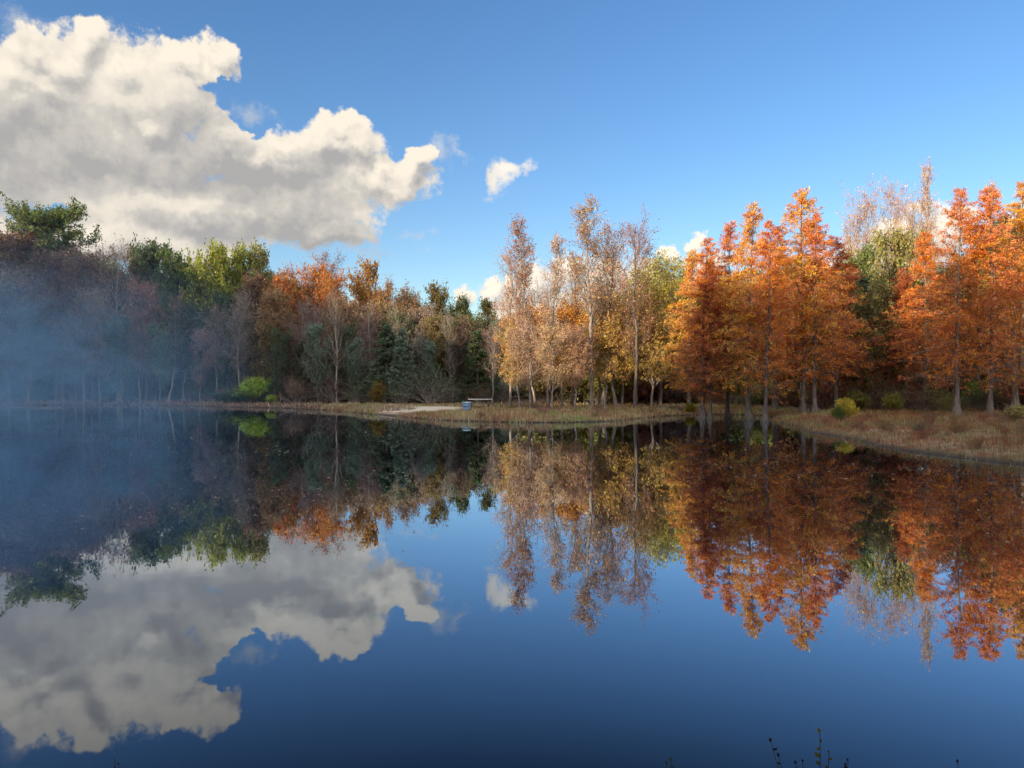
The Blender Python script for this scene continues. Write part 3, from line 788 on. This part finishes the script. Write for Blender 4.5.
def grass(name, n, box, test, hgt, wid, material, label, seed):
    r = np.random.default_rng(seed)
    x = r.uniform(box[0], box[1], n); y = r.uniform(box[2], box[3], n)
    sd = sdist(x, y); ok = test(x, y, sd) > r.random(n)
    x, y, sd = x[ok], y[ok], sd[ok]
    # tufts: pull blades toward tuft centres
    e = .45 + .35 * np.sin(x * 1.7 + np.sin(y * .9) * 2.2) + .25 * np.sin(x * 4.3 + y * 3.1)      # broken, muddy edge
    ok = (sd > e * .28) | (r.random(len(x)) < .35); x, y, sd = x[ok], y[ok], sd[ok]
    z = gz_sd(x, y, sd)
    k = len(x)
    tuft = .5 + .5 * np.sin(x * 2.1 + np.sin(y * 1.3) * 2) * np.sin(y * 1.7 + np.sin(x * 1.1) * 2)
    tuft = tuft * (.6 + .4 * np.sin(x * .37 + 2) * np.sin(y * .29 + x * .11)) + .25 * (np.sin(x * 5.3 + y * 2.2) * np.sin(y * 4.1))
    h = hgt * (.30 + .9 * r.random(k) ** 1.5) * np.clip(.5 + .9 * tuft, .25, 1.6)
    a = r.random(k) * 2 * PI; b = r.random(k) * 2 * PI
    ln = np.abs(r.normal(size=k)) * .35 * h
    w = wid * (.6 + .8 * r.random(k)) * np.maximum(1, y / 40)
    base = np.stack([x, y, z - .03], 1)
    sd_ = np.stack([np.cos(a) * w / 2, np.sin(a) * w / 2, 0 * a], 1)
    mid = base + np.stack([np.cos(b) * ln * .35, np.sin(b) * ln * .35, h * .6], 1)
    tip = base + np.stack([np.cos(b) * ln, np.sin(b) * ln, h], 1)
    V = np.stack([base - sd_, base + sd_, mid + sd_ * .8, mid - sd_ * .8, tip], 1).reshape(-1, 3)
    i = np.arange(k)[:, None] * 5
    q = i + np.array([[0, 1, 2, 3]]); t = i + np.array([[3, 2, 4]])
    return tag(link(name, raw_mesh(name, V, q, t), material), label, 'grass', kind='stuff')


GR = grass_material('dry_bank_grass', [(.25, .19, .10), (.28, .125, .065), (.34, .30, .15), (.14, .19, .06)])
GR2 = grass_material('point_grass', [(.44, .36, .20), (.36, .20, .12), (.26, .34, .09), (.52, .45, .28)])
GR3 = grass_material('far_shore_grass', [(.36, .29, .22), (.25, .14, .10), (.45, .38, .28), (.18, .15, .1)])
grass('dry_grass', 210000, (12, 58, 12, 58), lambda x, y, sd: np.where((sd > -.5) & (x / y < 1.7) & (x / y > .3), np.clip(1.3 - sd / 22, .25, 1), 0), .34, .018, GR,
      'brown and rusty dry grass covering the right bank', 21)
grass('bank_grass', 170000, (-18, 22, 47, 76), lambda x, y, sd: np.where((sd > -.4) & (y < 74) & (((x + 7.2) / 3.6) ** 2 + ((y - 62.) / 6.) ** 2 > 1), np.clip(1.4 - sd / 9, .10, 1), 0), .34, .024, GR2,
      'straw and green grass covering the low point', 22)
grass('shore_grass', 60000, (-68, -8, 60, 96), lambda x, y, sd: np.where((sd > .02) & (sd < 6), 1.1 - sd / 7, 0), .42, .035, GR3,
      'pale dead grass fringing the far left shore', 23)


# ------------------------------------------------------------------ floating leaves
def floaters():
    r = np.random.default_rng(5); n = 5200
    # scattered in drifts over the left and right water
    px = r.uniform(-10, 1034, n); yy = 384 + 22 + 150 * r.random(n) ** 1.6
    D = CAM_H * F / (yy - 384); x = (px - 512) / F * D; y = D
    drift = np.sin(x * .35 + 1.2 * np.sin(y * .21)) * np.sin(y * .31 + x * .12) + .35 * r.normal(size=n)
    wgt = np.where(px < 420, 1.5, np.where(px > 700, .35, .12))
    ok = (drift > .35) & (r.random(n) < wgt) & (sdist(x, y) < -.4)
    x, y = x[ok], y[ok]; k = len(x)
    s = r.uniform(.02, .05, k) * np.clip(y / 16, .8, 2.2)
    a = r.random(k) * 2 * PI; ca, sa = np.cos(a) * s, np.sin(a) * s
    z = np.full(k, .004)
    V = np.stack([np.stack([x - ca, y - sa, z], 1), np.stack([x + sa * .5, y - ca * .5, z + .003], 1), np.stack([x + ca, y + sa, z + .012 * r.random(k)], 1), np.stack([x - sa * .5, y + ca * .5, z + .003], 1)], 1)
    m = leaf_material('floating_leaf', .2, .05)
    o = link('floating_leaves', raw_mesh('floating_leaves', V.reshape(-1, 3), np.arange(k * 4).reshape(-1, 4)), m)
    o.color = rgb(.45, .38, .3)
    tag(o, 'fallen leaves scattered in drifts on the still water', 'leaves', kind='stuff')


floaters()


# ------------------------------------------------------------------ picnic table, barrel
def simple(name, c, rough=.7, nz=None, metal=0):
    m, t = mat(name); tc = t.n('ShaderNodeTexCoord')
    n = t.noise(t.v('MULTIPLY', tc.outputs['Object'], nz or (2, 20, 20)), 1.5, 4, .6)
    col = t.mix(n, rgb(*[v * .7 for v in c]), rgb(*[min(1, v * 1.25) for v in c]))
    b = t.n('ShaderNodeBsdfPrincipled'); t.set(b.inputs['Base Color'], col); b.inputs['Roughness'].default_value = rough; b.inputs['Metallic'].default_value = metal
    out(t, b.outputs[0]); return m


def picnic():
    x, y = at(480, 62); z = float(gz(x, y))
    e = bpy.data.objects.new('picnic_table', None); C.objects.link(e); e.location = (x, y, z); e.rotation_euler[2] = .06
    tag(e, 'pale topped wooden picnic table at the rear of the sandy landing', 'picnic table')
    wood = simple('weathered_plank', (.80, .77, .74)); dark = simple('dark_timber', (.11, .09, .075))
    g = Geo()
    for k in range(5): g.box((-.98, -.36 + k * .146, .70), (.98, -.36 + k * .146 + .134, .745))
    link('table_top', g.mesh('table_top'), wood, e)
    for s in (-1, 1):
        g = Geo()
        for k in range(2): g.box((-.95, s * .72 - .13 + k * .135, .415), (.95, s * .72 - .13 + k * .135 + .125, .45))
        link('bench_seat', g.mesh('bench_seat'), simple('bench_plank', (.16, .13, .11)), e)
    for sx in (-1, 1):
        g = Geo()
        g.bar((sx * .68, -.62, -.03), (sx * .68, -.22, .70), .045, .02); g.bar((sx * .68, .62, -.03), (sx * .68, .22, .70), .045, .02)
        g.box((sx * .68 - .06, -.84, .33), (sx * .68 - .022, .84, .412)); g.box((sx * .68 - .06, -.33, .62), (sx * .68 - .022, .33, .698))
        link('leg', g.mesh('leg'), dark, e)


def lathe(g, prof, n=32):
    th = np.arange(n) * 2 * PI / n; K = len(prof)
    V = [(r * math.cos(a), r * math.sin(a), z) for (r, z) in prof for a in th]
    q = [(k * n + i, k * n + (i + 1) % n, (k + 1) * n + (i + 1) % n, (k + 1) * n + i) for k in range(K - 1) for i in range(n)]
    g.add(V, q=q)


def barrel():
    x, y = at(466.5, 56.6); z = float(gz(x, y))
    e = bpy.data.objects.new('litter_barrel', None); C.objects.link(e); e.location = (x, y, z)
    tag(e, 'blue litter barrel with a pale rim on the sandy landing', 'barrel')
    g = Geo(); lathe(g, [(0, .0), (.28, .0), (.295, .02), (.29, .05), (.29, .22), (.305, .24), (.305, .26), (.29, .28), (.29, .48), (.305, .5), (.305, .52), (.29, .54), (.29, .70), (.27, .70), (.27, .04), (0, .04)])
    link('drum', g.mesh('drum', True), simple('blue_paint', (.13, .23, .38), .5, (3, 3, 1)), e)
    g = Geo(); lathe(g, [(.262, .69), (.262, .78), (.31, .78), (.31, .69), (.262, .69)])
    link('rim', g.mesh('rim'), simple('pale_rim', (.40, .60, .62), .5, (3, 3, 3)), e)


picnic(); barrel()


# logs / rocks near the cypresses
def log(px, D, L, rad, rz, label):
    x, y = at(px, D)
    g = Geo(); n = 10; s = np.linspace(0, 1, n)
    P = np.stack([(s - .5) * L, .08 * np.sin(s * 5), rad * .7 + .03 * np.sin(s * 7)], 1)[None]
    R = (rad * (1 - .35 * s) * np.clip(np.minimum(s, 1 - s) * 30 + .15, 0, 1))[None]
    g.tubes(P, R, 9)
    o = link('fallen_log', g.mesh('fallen_log', True), BARK); o.color = rgb(.2, .16, .14)
    o.location = (x, y, max(0, float(gz(x, y)))); o.rotation_euler[2] = rz
    tag(o, label, 'log', 'fallen logs by the water')


log(680, 62, 4.2, .16, .15, 'fallen log on the bank just left of the cypress trunks')
log(792, 47, 1.6, .05, .9, 'thin stick leaning into the water below the tallest cypress')
log(36, 74, 5.0, .05, .03, 'pale thin stick floating far out on the smoky water')


# ------------------------------------------------------------------ weeds of the near bank
def weed(px, D, tops, label, cols, seed):
    """thin stems with small leaves; tops: (px, y) of every tip"""
    r = np.random.default_rng(seed)
    x0, y0 = at(px, D); z0 = float(gz(x0, y0))
    e = bpy.data.objects.new('weed', None); C.objects.link(e); e.location = (x0, y0, z0)
    tag(e, label, 'weed', 'weeds of the near bank')
    sg = Geo(); lg = Geo()
    for (tx, ty, nl, size) in tops:
        dd = D + r.uniform(-.05, .05)
        tip = np.array([(tx - 512) / F * dd - x0, dd - y0, CAM_H - (ty - 384) / F * dd - z0])
        s = np.linspace(0, 1, 9)[:, None]
        b0 = np.array([r.uniform(-.03, .03), r.uniform(-.03, .03), -.04])
        mid = np.array([b0[0] * .6 + tip[0] * .25, tip[1] * .4, tip[2] * .62])
        P = (1 - s) ** 2 * b0 + 2 * s * (1 - s) * mid + s ** 2 * tip
        sg.tubes(P[None], (.0026 - .0016 * s[:, 0])[None], 5)
        for k in range(nl):
            t = 1 - .035 * k - r.uniform(0, .02) if k else 1.
            p = (1 - t) ** 2 * b0 + 2 * t * (1 - t) * mid + t ** 2 * tip
            a = r.uniform(0, 2 * PI); d = np.array([math.cos(a), math.sin(a) * .5, .5 + r.random() * .4]) if k else np.array([-.35, 0, 1.])
            d /= np.linalg.norm(d); L = size * r.uniform(.7, 1.2); w = np.cross(d, (0, 1, .2)); w /= np.linalg.norm(w)
            lp = [(0, 0), (.25, .34), (.6, .36), (1, 0), (.6, -.36), (.25, -.34)]
            V = [p + d * L * u + w * L * v * .8 + np.array([0, -.12 * L * abs(v), 0]) for u, v in lp]
            lg.add(V, q=[(0, 1, 2, 5), (5, 2, 3, 4)])
    s_ = link('stems', sg.mesh('stems', True), BARK, e); s_.color = rgb(.06, .05, .03)
    l_ = link('foliage', lg.mesh('foliage'), LEAF, e); l_.color = rgb(*cols)


weed(800, 2.3, [(771, 742, 2, .017), (779, 757, 3, .013), (796, 764, 4, .013), (803, 762, 3, .012)], 'dark seeded weed stem curving up left at the bottom of the frame', (.02, .022, .012), 1)
weed(824, 2.3, [(820, 733, 6, .018), (829, 753, 3, .013)], 'upright weed with a yellowish leafy tip at the bottom of the frame', (.12, .12, .02), 2)
weed(850, 2.3, [(848, 761, 3, .014), (846, 766, 2, .012)], 'small dark weed right of the yellowish tipped one', (.02, .022, .012), 3)
weed(670, 2.3, [(671, 761, 4, .013), (667, 765, 3, .012)], 'short green weed tip poking in below the cloudless water', (.08, .13, .02), 4)
weed(115, 2.3, [(115, 761, 4, .012), (119, 765, 3, .012)], 'green weed tip at the bottom left corner', (.06, .12, .02), 5)
weed(958, 2.3, [(958, 763, 3, .011)], 'lone thin weed tip at the bottom right', (.03, .03, .02), 6)


# ------------------------------------------------------------------ smoke drifting over the left of the lake
def smoke():
    import bmesh
    bm = bmesh.new(); bmesh.ops.create_icosphere(bm, subdivisions=4, radius=1.)
    r = np.random.default_rng(3)
    for v in bm.verts:
        c = v.co; k = 1 + .10 * math.sin(c.x * 5 + 1) * math.sin(c.y * 4) + .07 * math.sin(c.z * 6 + c.x * 3)
        v.co = c * k
    me = bpy.data.meshes.new('smoke'); bm.to_mesh(me); bm.free()
    m, t = mat('wood_smoke')
    tc = t.n('ShaderNodeTexCoord'); ge = t.n('ShaderNodeNewGeometry')
    n = t.noise(ge.outputs['Position'], .11, 4, .6, dist=.6)
    rad = t.v('LENGTH', tc.outputs['Object'])
    n3 = t.noise(t.v('MULTIPLY', ge.outputs['Position'], (1, 1, 1.8)), .38, 5, .65, dist=1.2)
    f = t.ramp(rad, .1, .95, 1, 0)
    den = t.m('MULTIPLY', t.m('MULTIPLY', f, f), t.m('MULTIPLY', t.ramp(n, .34, .64, .15, 1.3), t.ramp(n3, .36, .64, .12, 1.9)))
    v = t.n('ShaderNodeVolumePrincipled'); v.inputs['Color'].default_value = rgb(.28, .50, .74)
    v.inputs['Anisotropy'].default_value = .1
    t.set(v.inputs['Density'], t.m('MULTIPLY', den, SMOKE_D))
    out(t, None, v.outputs[0])
    o = link('smoke', me, m); o.location = (-27, 34, 2.0); o.scale = (23, 27, 12.5)
    tag(o, 'thin blue wood smoke drifting over the left side of the lake', 'smoke', kind='stuff')


SMOKE_D = .062
smoke()


# ------------------------------------------------------------------ light
SUN_DIR = np.array([-.75, -.66]); SUN_DIR /= np.linalg.norm(SUN_DIR)
EL = math.radians(14)
sd_ = bpy.data.lights.new('sun', 'SUN'); sd_.energy = 5.0; sd_.angle = math.radians(.6); sd_.color = (1., .80, .56)
so = bpy.data.objects.new('sun', sd_); C.objects.link(so)
from mathutils import Vector
dv = Vector((SUN_DIR[0] * math.cos(EL), SUN_DIR[1] * math.cos(EL), math.sin(EL)))
so.rotation_euler = dv.to_track_quat('Z', 'Y').to_euler(); so.location = (-60, -50, 60)


def world():
    w = bpy.data.worlds.new('World'); bpy.context.scene.world = w; w.use_nodes = True
    t = NT(w.node_tree)
    sky = t.n('ShaderNodeTexSky', sky_type='NISHITA'); sky.sun_disc = False; sky.sun_elevation = EL
    sky.sun_rotation = math.atan2(SUN_DIR[0], SUN_DIR[1]); sky.air_density = 1.0; sky.dust_density = .6; sky.ozone_density = 2.2
    hs = t.n('ShaderNodeHueSaturation'); t.set(hs.inputs['Color'], sky.outputs[0]); hs.inputs['Saturation'].default_value = 1.22; hs.inputs['Hue'].default_value = .508
    hs.inputs['Value'].default_value = SKY_V
    tc = t.n('ShaderNodeTexCoord'); sp = t.n('ShaderNodeSeparateXYZ'); t.set(sp.inputs[0], tc.outputs['Generated'])
    X, Y, Z = sp.outputs
    az = t.m('ARCTAN2', X, Y); hor = t.m('SQRT', t.m('ADD', t.m('MULTIPLY', X, X), t.m('MULTIPLY', Y, Y))); el = t.m('ARCTAN2', Z, hor)
    cb = t.n('ShaderNodeCombineXYZ'); t.set(cb.inputs[0], az); t.set(cb.inputs[1], el)
    P = cb.outputs[0]
    def azel(px, py): return math.atan((px - 512) / F), math.atan((384 - py) / math.hypot(F, px - 512))
    # billows
    w1 = t.v('SCALE', t.v('SUBTRACT', t.noise2(P, 9, 5, .55, 'Color'), (.5, .5, .5)), scale=.085)
    w2 = t.v('SCALE', t.v('SUBTRACT', t.noise2(P, 34, 3, .6, 'Color'), (.5, .5, .5)), scale=.020)
    Q = t.v('ADD', t.v('ADD', P, w1), w2)
    def field(Q, blobs, k=.25):
        f = None
        for (px, py, rx, ry) in blobs:
            a, e = azel(px, py); sx = math.cos(math.atan((px - 512) / F)) ** 2 / F; sy = math.cos(math.atan((px - 512) / F)) / F
            d = t.v('MULTIPLY', t.v('SUBTRACT', Q, (a, e, 0)), (1 / (rx * sx), 1 / (ry * sy), 0))
            x = t.m('SUBTRACT', 1., t.v('LENGTH', d))
            f = x if f is None else t.m('SMOOTH_MAX', f, x, k)
        return f
    blobs = [(60, 60, 70, 38), (20, 110, 90, 60), (150, 92, 95, 50), (196, 76, 30, 30), (100, 160, 170, 62), (230, 150, 60, 30), (190, 215, 190, 40), (-80, 130, 140, 90),
             (330, 145, 46, 20), (290, 165, 60, 34), (375, 178, 62, 26), (415, 160, 22, 16), (300, 205, 105, 44), (330, 232, 70, 22), (90, 240, 200, 30), (-60, 230, 150, 40), (-200, 140, 200, 80),
              (466, 298, 18, 16), (492, 290, 28, 22), (528, 284, 26, 28), (560, 270, 30, 30), (600, 285, 46, 38), (645, 278, 36, 30), (672, 258, 22, 18), (702, 243, 20, 16), (715, 268, 40, 30), (900, 232, 50, 30), (940, 246, 60, 40), (860, 262, 60, 34), (880, 270, 120, 50), (1010, 250, 60, 40), (560, 310, 130, 40),
             (70, 25, 0.1, 0.1)]
    blobs += [(28, 42, 34, 22), (85, 36, 34, 20), (128, 62, 34, 22), (176, 58, 30, 22), (212, 62, 26, 22), (208, 84, 28, 16), (150, 118, 44, 24), (48, 92, 40, 26), (12, 80, 30, 24),
              (336, 134, 28, 14), (352, 146, 22, 14), (262, 156, 34, 18), (290, 150, 26, 16), (375, 165, 26, 14), (404, 168, 20, 14), (398, 186, 24, 12), (410, 152, 14, 9)]
    def full(P):
        w1 = t.v('SCALE', t.v('SUBTRACT', t.noise2(P, 9, 4, .55, 'Color'), (.5, .5, .5)), scale=.060)
        w2 = t.v('SCALE', t.v('SUBTRACT', t.noise2(P, 34, 3, .6, 'Color'), (.5, .5, .5)), scale=.024)
        Q = t.v('ADD', t.v('ADD', P, w1), w2)
        f = field(Q, blobs, .12)
        bl = t.n('ShaderNodeTexVoronoi', feature='SMOOTH_F1', voronoi_dimensions='2D'); t.set(bl.inputs['Vector'], Q); bl.inputs['Scale'].default_value = 26; bl.inputs['Smoothness'].default_value = .35
        b2 = t.n('ShaderNodeTexVoronoi', feature='SMOOTH_F1', voronoi_dimensions='2D'); t.set(b2.inputs['Vector'], Q); b2.inputs['Scale'].default_value = 62; b2.inputs['Smoothness'].default_value = .35
        f = t.m('ADD', f, t.m('MULTIPLY', t.m('SUBTRACT', .45, bl.outputs['Distance']), .22))
        f = t.m('ADD', f, t.m('MULTIPLY', t.m('SUBTRACT', .45, b2.outputs['Distance']), .10))
        return t.m('ADD', f, t.m('MULTIPLY', t.m('SUBTRACT', t.noise2(P, 40, 5, .65), .5), .42))
    # the big cloud is in front of the low far ones only where it has its own blobs
    fld2 = full(P); fld3 = full(t.v('ADD', P, (-.008, .016, 0)))
    lowsoft = t.ramp(el, .17, .27, .30, 0)                      # the underside dissolves softly
    fr = t.m('MULTIPLY', t.m('SUBTRACT', t.noise2(P, 75, 5, .7), .5), .5)
    gap = t.m('MULTIPLY', t.ramp(field(Q, [(225, 100, 34, 14), (255, 122, 26, 14), (40, 199, 20, 8)], .2), -.2, .7), .9)
    fld2a = t.m('SUBTRACT', t.m('ADD', fld2, fr), gap)
    alpha = t.ramp(t.m('SUBTRACT', fld2a, t.m('MULTIPLY', lowsoft, t.ramp(az, -.4, -.12, 0, 1))), -.06, .27)
    alpha = t.m('MULTIPLY', alpha, t.ramp(el, -.01, .03))
    # wisps
    wf = field(Q, [(432, 158, 36, 20), (255, 112, 34, 18), (10, 20, 50, 22), (494, 184, 26, 12), (345, 250, 90, 18), (120, 60, 40, 30), (460, 150, 26, 8), (415, 232, 30, 12)])
    wa = t.m('MULTIPLY', t.ramp(t.m('ADD', wf, t.m('MULTIPLY', t.m('SUBTRACT', t.noise2(P, 26, 7, .72), .5), 2.6)), .15, 1.2), .38)
    puff = field(Q, [(513, 166, 19, 14), (504, 173, 15, 11)], .3)
    pa = t.m('MULTIPLY', t.ramp(t.m('ADD', puff, t.m('MULTIPLY', t.m('SUBTRACT', t.noise2(P, 60, 5, .65), .5), 1.1)), .0, .75), .9)
    alpha2 = t.m('MAXIMUM', t.m('MAXIMUM', alpha, wa), pa)
    # undersides that the sun does not reach: grey
    sh = field(Q, [(190, 168, 160, 40), (60, 150, 120, 44), (-60, 160, 130, 50), (270, 195, 80, 34), (306, 172, 34, 22), (290, 235, 130, 14), (60, 160, 160, 26)], .3)
    grad = t.m('MULTIPLY', t.m('SUBTRACT', fld2, fld3), .85)
    rim = t.ramp(fld2, .0, .5, .16, 0)
    mott = t.m('MULTIPLY_ADD', t.noise2(P, 15, 6, .62), .55, -.275)
    lit = t.m('ADD', t.m('ADD', t.m('ADD', .56, mott), grad), rim)
    lit = t.m('SUBTRACT', lit, t.m('MULTIPLY', t.ramp(sh, -.45, .75), .45), clamp=True)
    lit = t.m('MULTIPLY', lit, 1.0, clamp=True)
    col = t.mix(t.ramp(lit, .0, .6, smooth=False), rgb(.47, .46, .455), rgb(.80, .745, .66))
    col = t.mix(t.ramp(lit, .45, 1.05, smooth=False), col, rgb(1.10, .99, .83))
    # clouds right of centre are scaled brighter
    csc = t.v('SCALE', col, scale=t.m('MULTIPLY', t.ramp(az, -.12, .0, 1., 1.12), CLOUD_V))
    fin = t.mix(alpha2, hs.outputs[0], csc)
    bg = t.n('ShaderNodeBackground'); t.set(bg.inputs[0], fin); bg.inputs[1].default_value = .15
    # bright broken cloud overhead and behind the camera, added as unseen fill light
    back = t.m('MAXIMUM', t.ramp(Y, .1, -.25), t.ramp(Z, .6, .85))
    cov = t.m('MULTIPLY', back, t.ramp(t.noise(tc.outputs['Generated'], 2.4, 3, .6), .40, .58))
    rest = t.mix(cov, hs.outputs[0], t.v('SCALE', rgb(.97, .95, .93)[:3], scale=BACK_FILL_V))
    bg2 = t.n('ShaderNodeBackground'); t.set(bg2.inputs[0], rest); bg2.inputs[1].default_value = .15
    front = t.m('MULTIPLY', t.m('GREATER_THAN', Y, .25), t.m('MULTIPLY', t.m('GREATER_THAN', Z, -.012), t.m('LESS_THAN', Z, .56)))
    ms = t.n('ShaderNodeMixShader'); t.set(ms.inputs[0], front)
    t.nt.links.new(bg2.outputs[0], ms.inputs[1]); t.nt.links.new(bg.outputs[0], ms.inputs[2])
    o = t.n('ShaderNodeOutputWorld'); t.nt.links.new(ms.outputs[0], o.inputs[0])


SKY_V = .76; CLOUD_V = 3.35; BACK_FILL_V = 8.6
world()

# ------------------------------------------------------------------ camera
cd = bpy.data.cameras.new('camera'); cam = bpy.data.objects.new('camera', cd); C.objects.link(cam)
cd.sensor_width = 36; cd.lens = F / 1024 * 36; cd.clip_end = 4000; cd.clip_start = .05
cam.location = (0, 0, CAM_H); cam.rotation_euler = (PI / 2, 0, 0)
sc = bpy.context.scene; sc.camera = cam
sc.view_settings.view_transform = 'Standard'; sc.view_settings.look = 'None'; sc.view_settings.gamma = 1
sc.view_settings.exposure = .9
cy = sc.cycles
cy.max_bounces = 6; cy.diffuse_bounces = 3; cy.glossy_bounces = 2; cy.transmission_bounces = 3; cy.volume_bounces = 1; cy.transparent_max_bounces = 4
cy.volume_step_rate = 3; cy.volume_max_steps = 64
cy.caustics_reflective = False; cy.caustics_refractive = False
cy.use_adaptive_sampling = True; cy.adaptive_threshold = .02; cy.adaptive_min_samples = 16
try: cy.use_denoising = True; cy.denoiser = 'OPENIMAGEDENOISE'
except Exception: pass
sc.world.cycles.sampling_method = 'NONE'
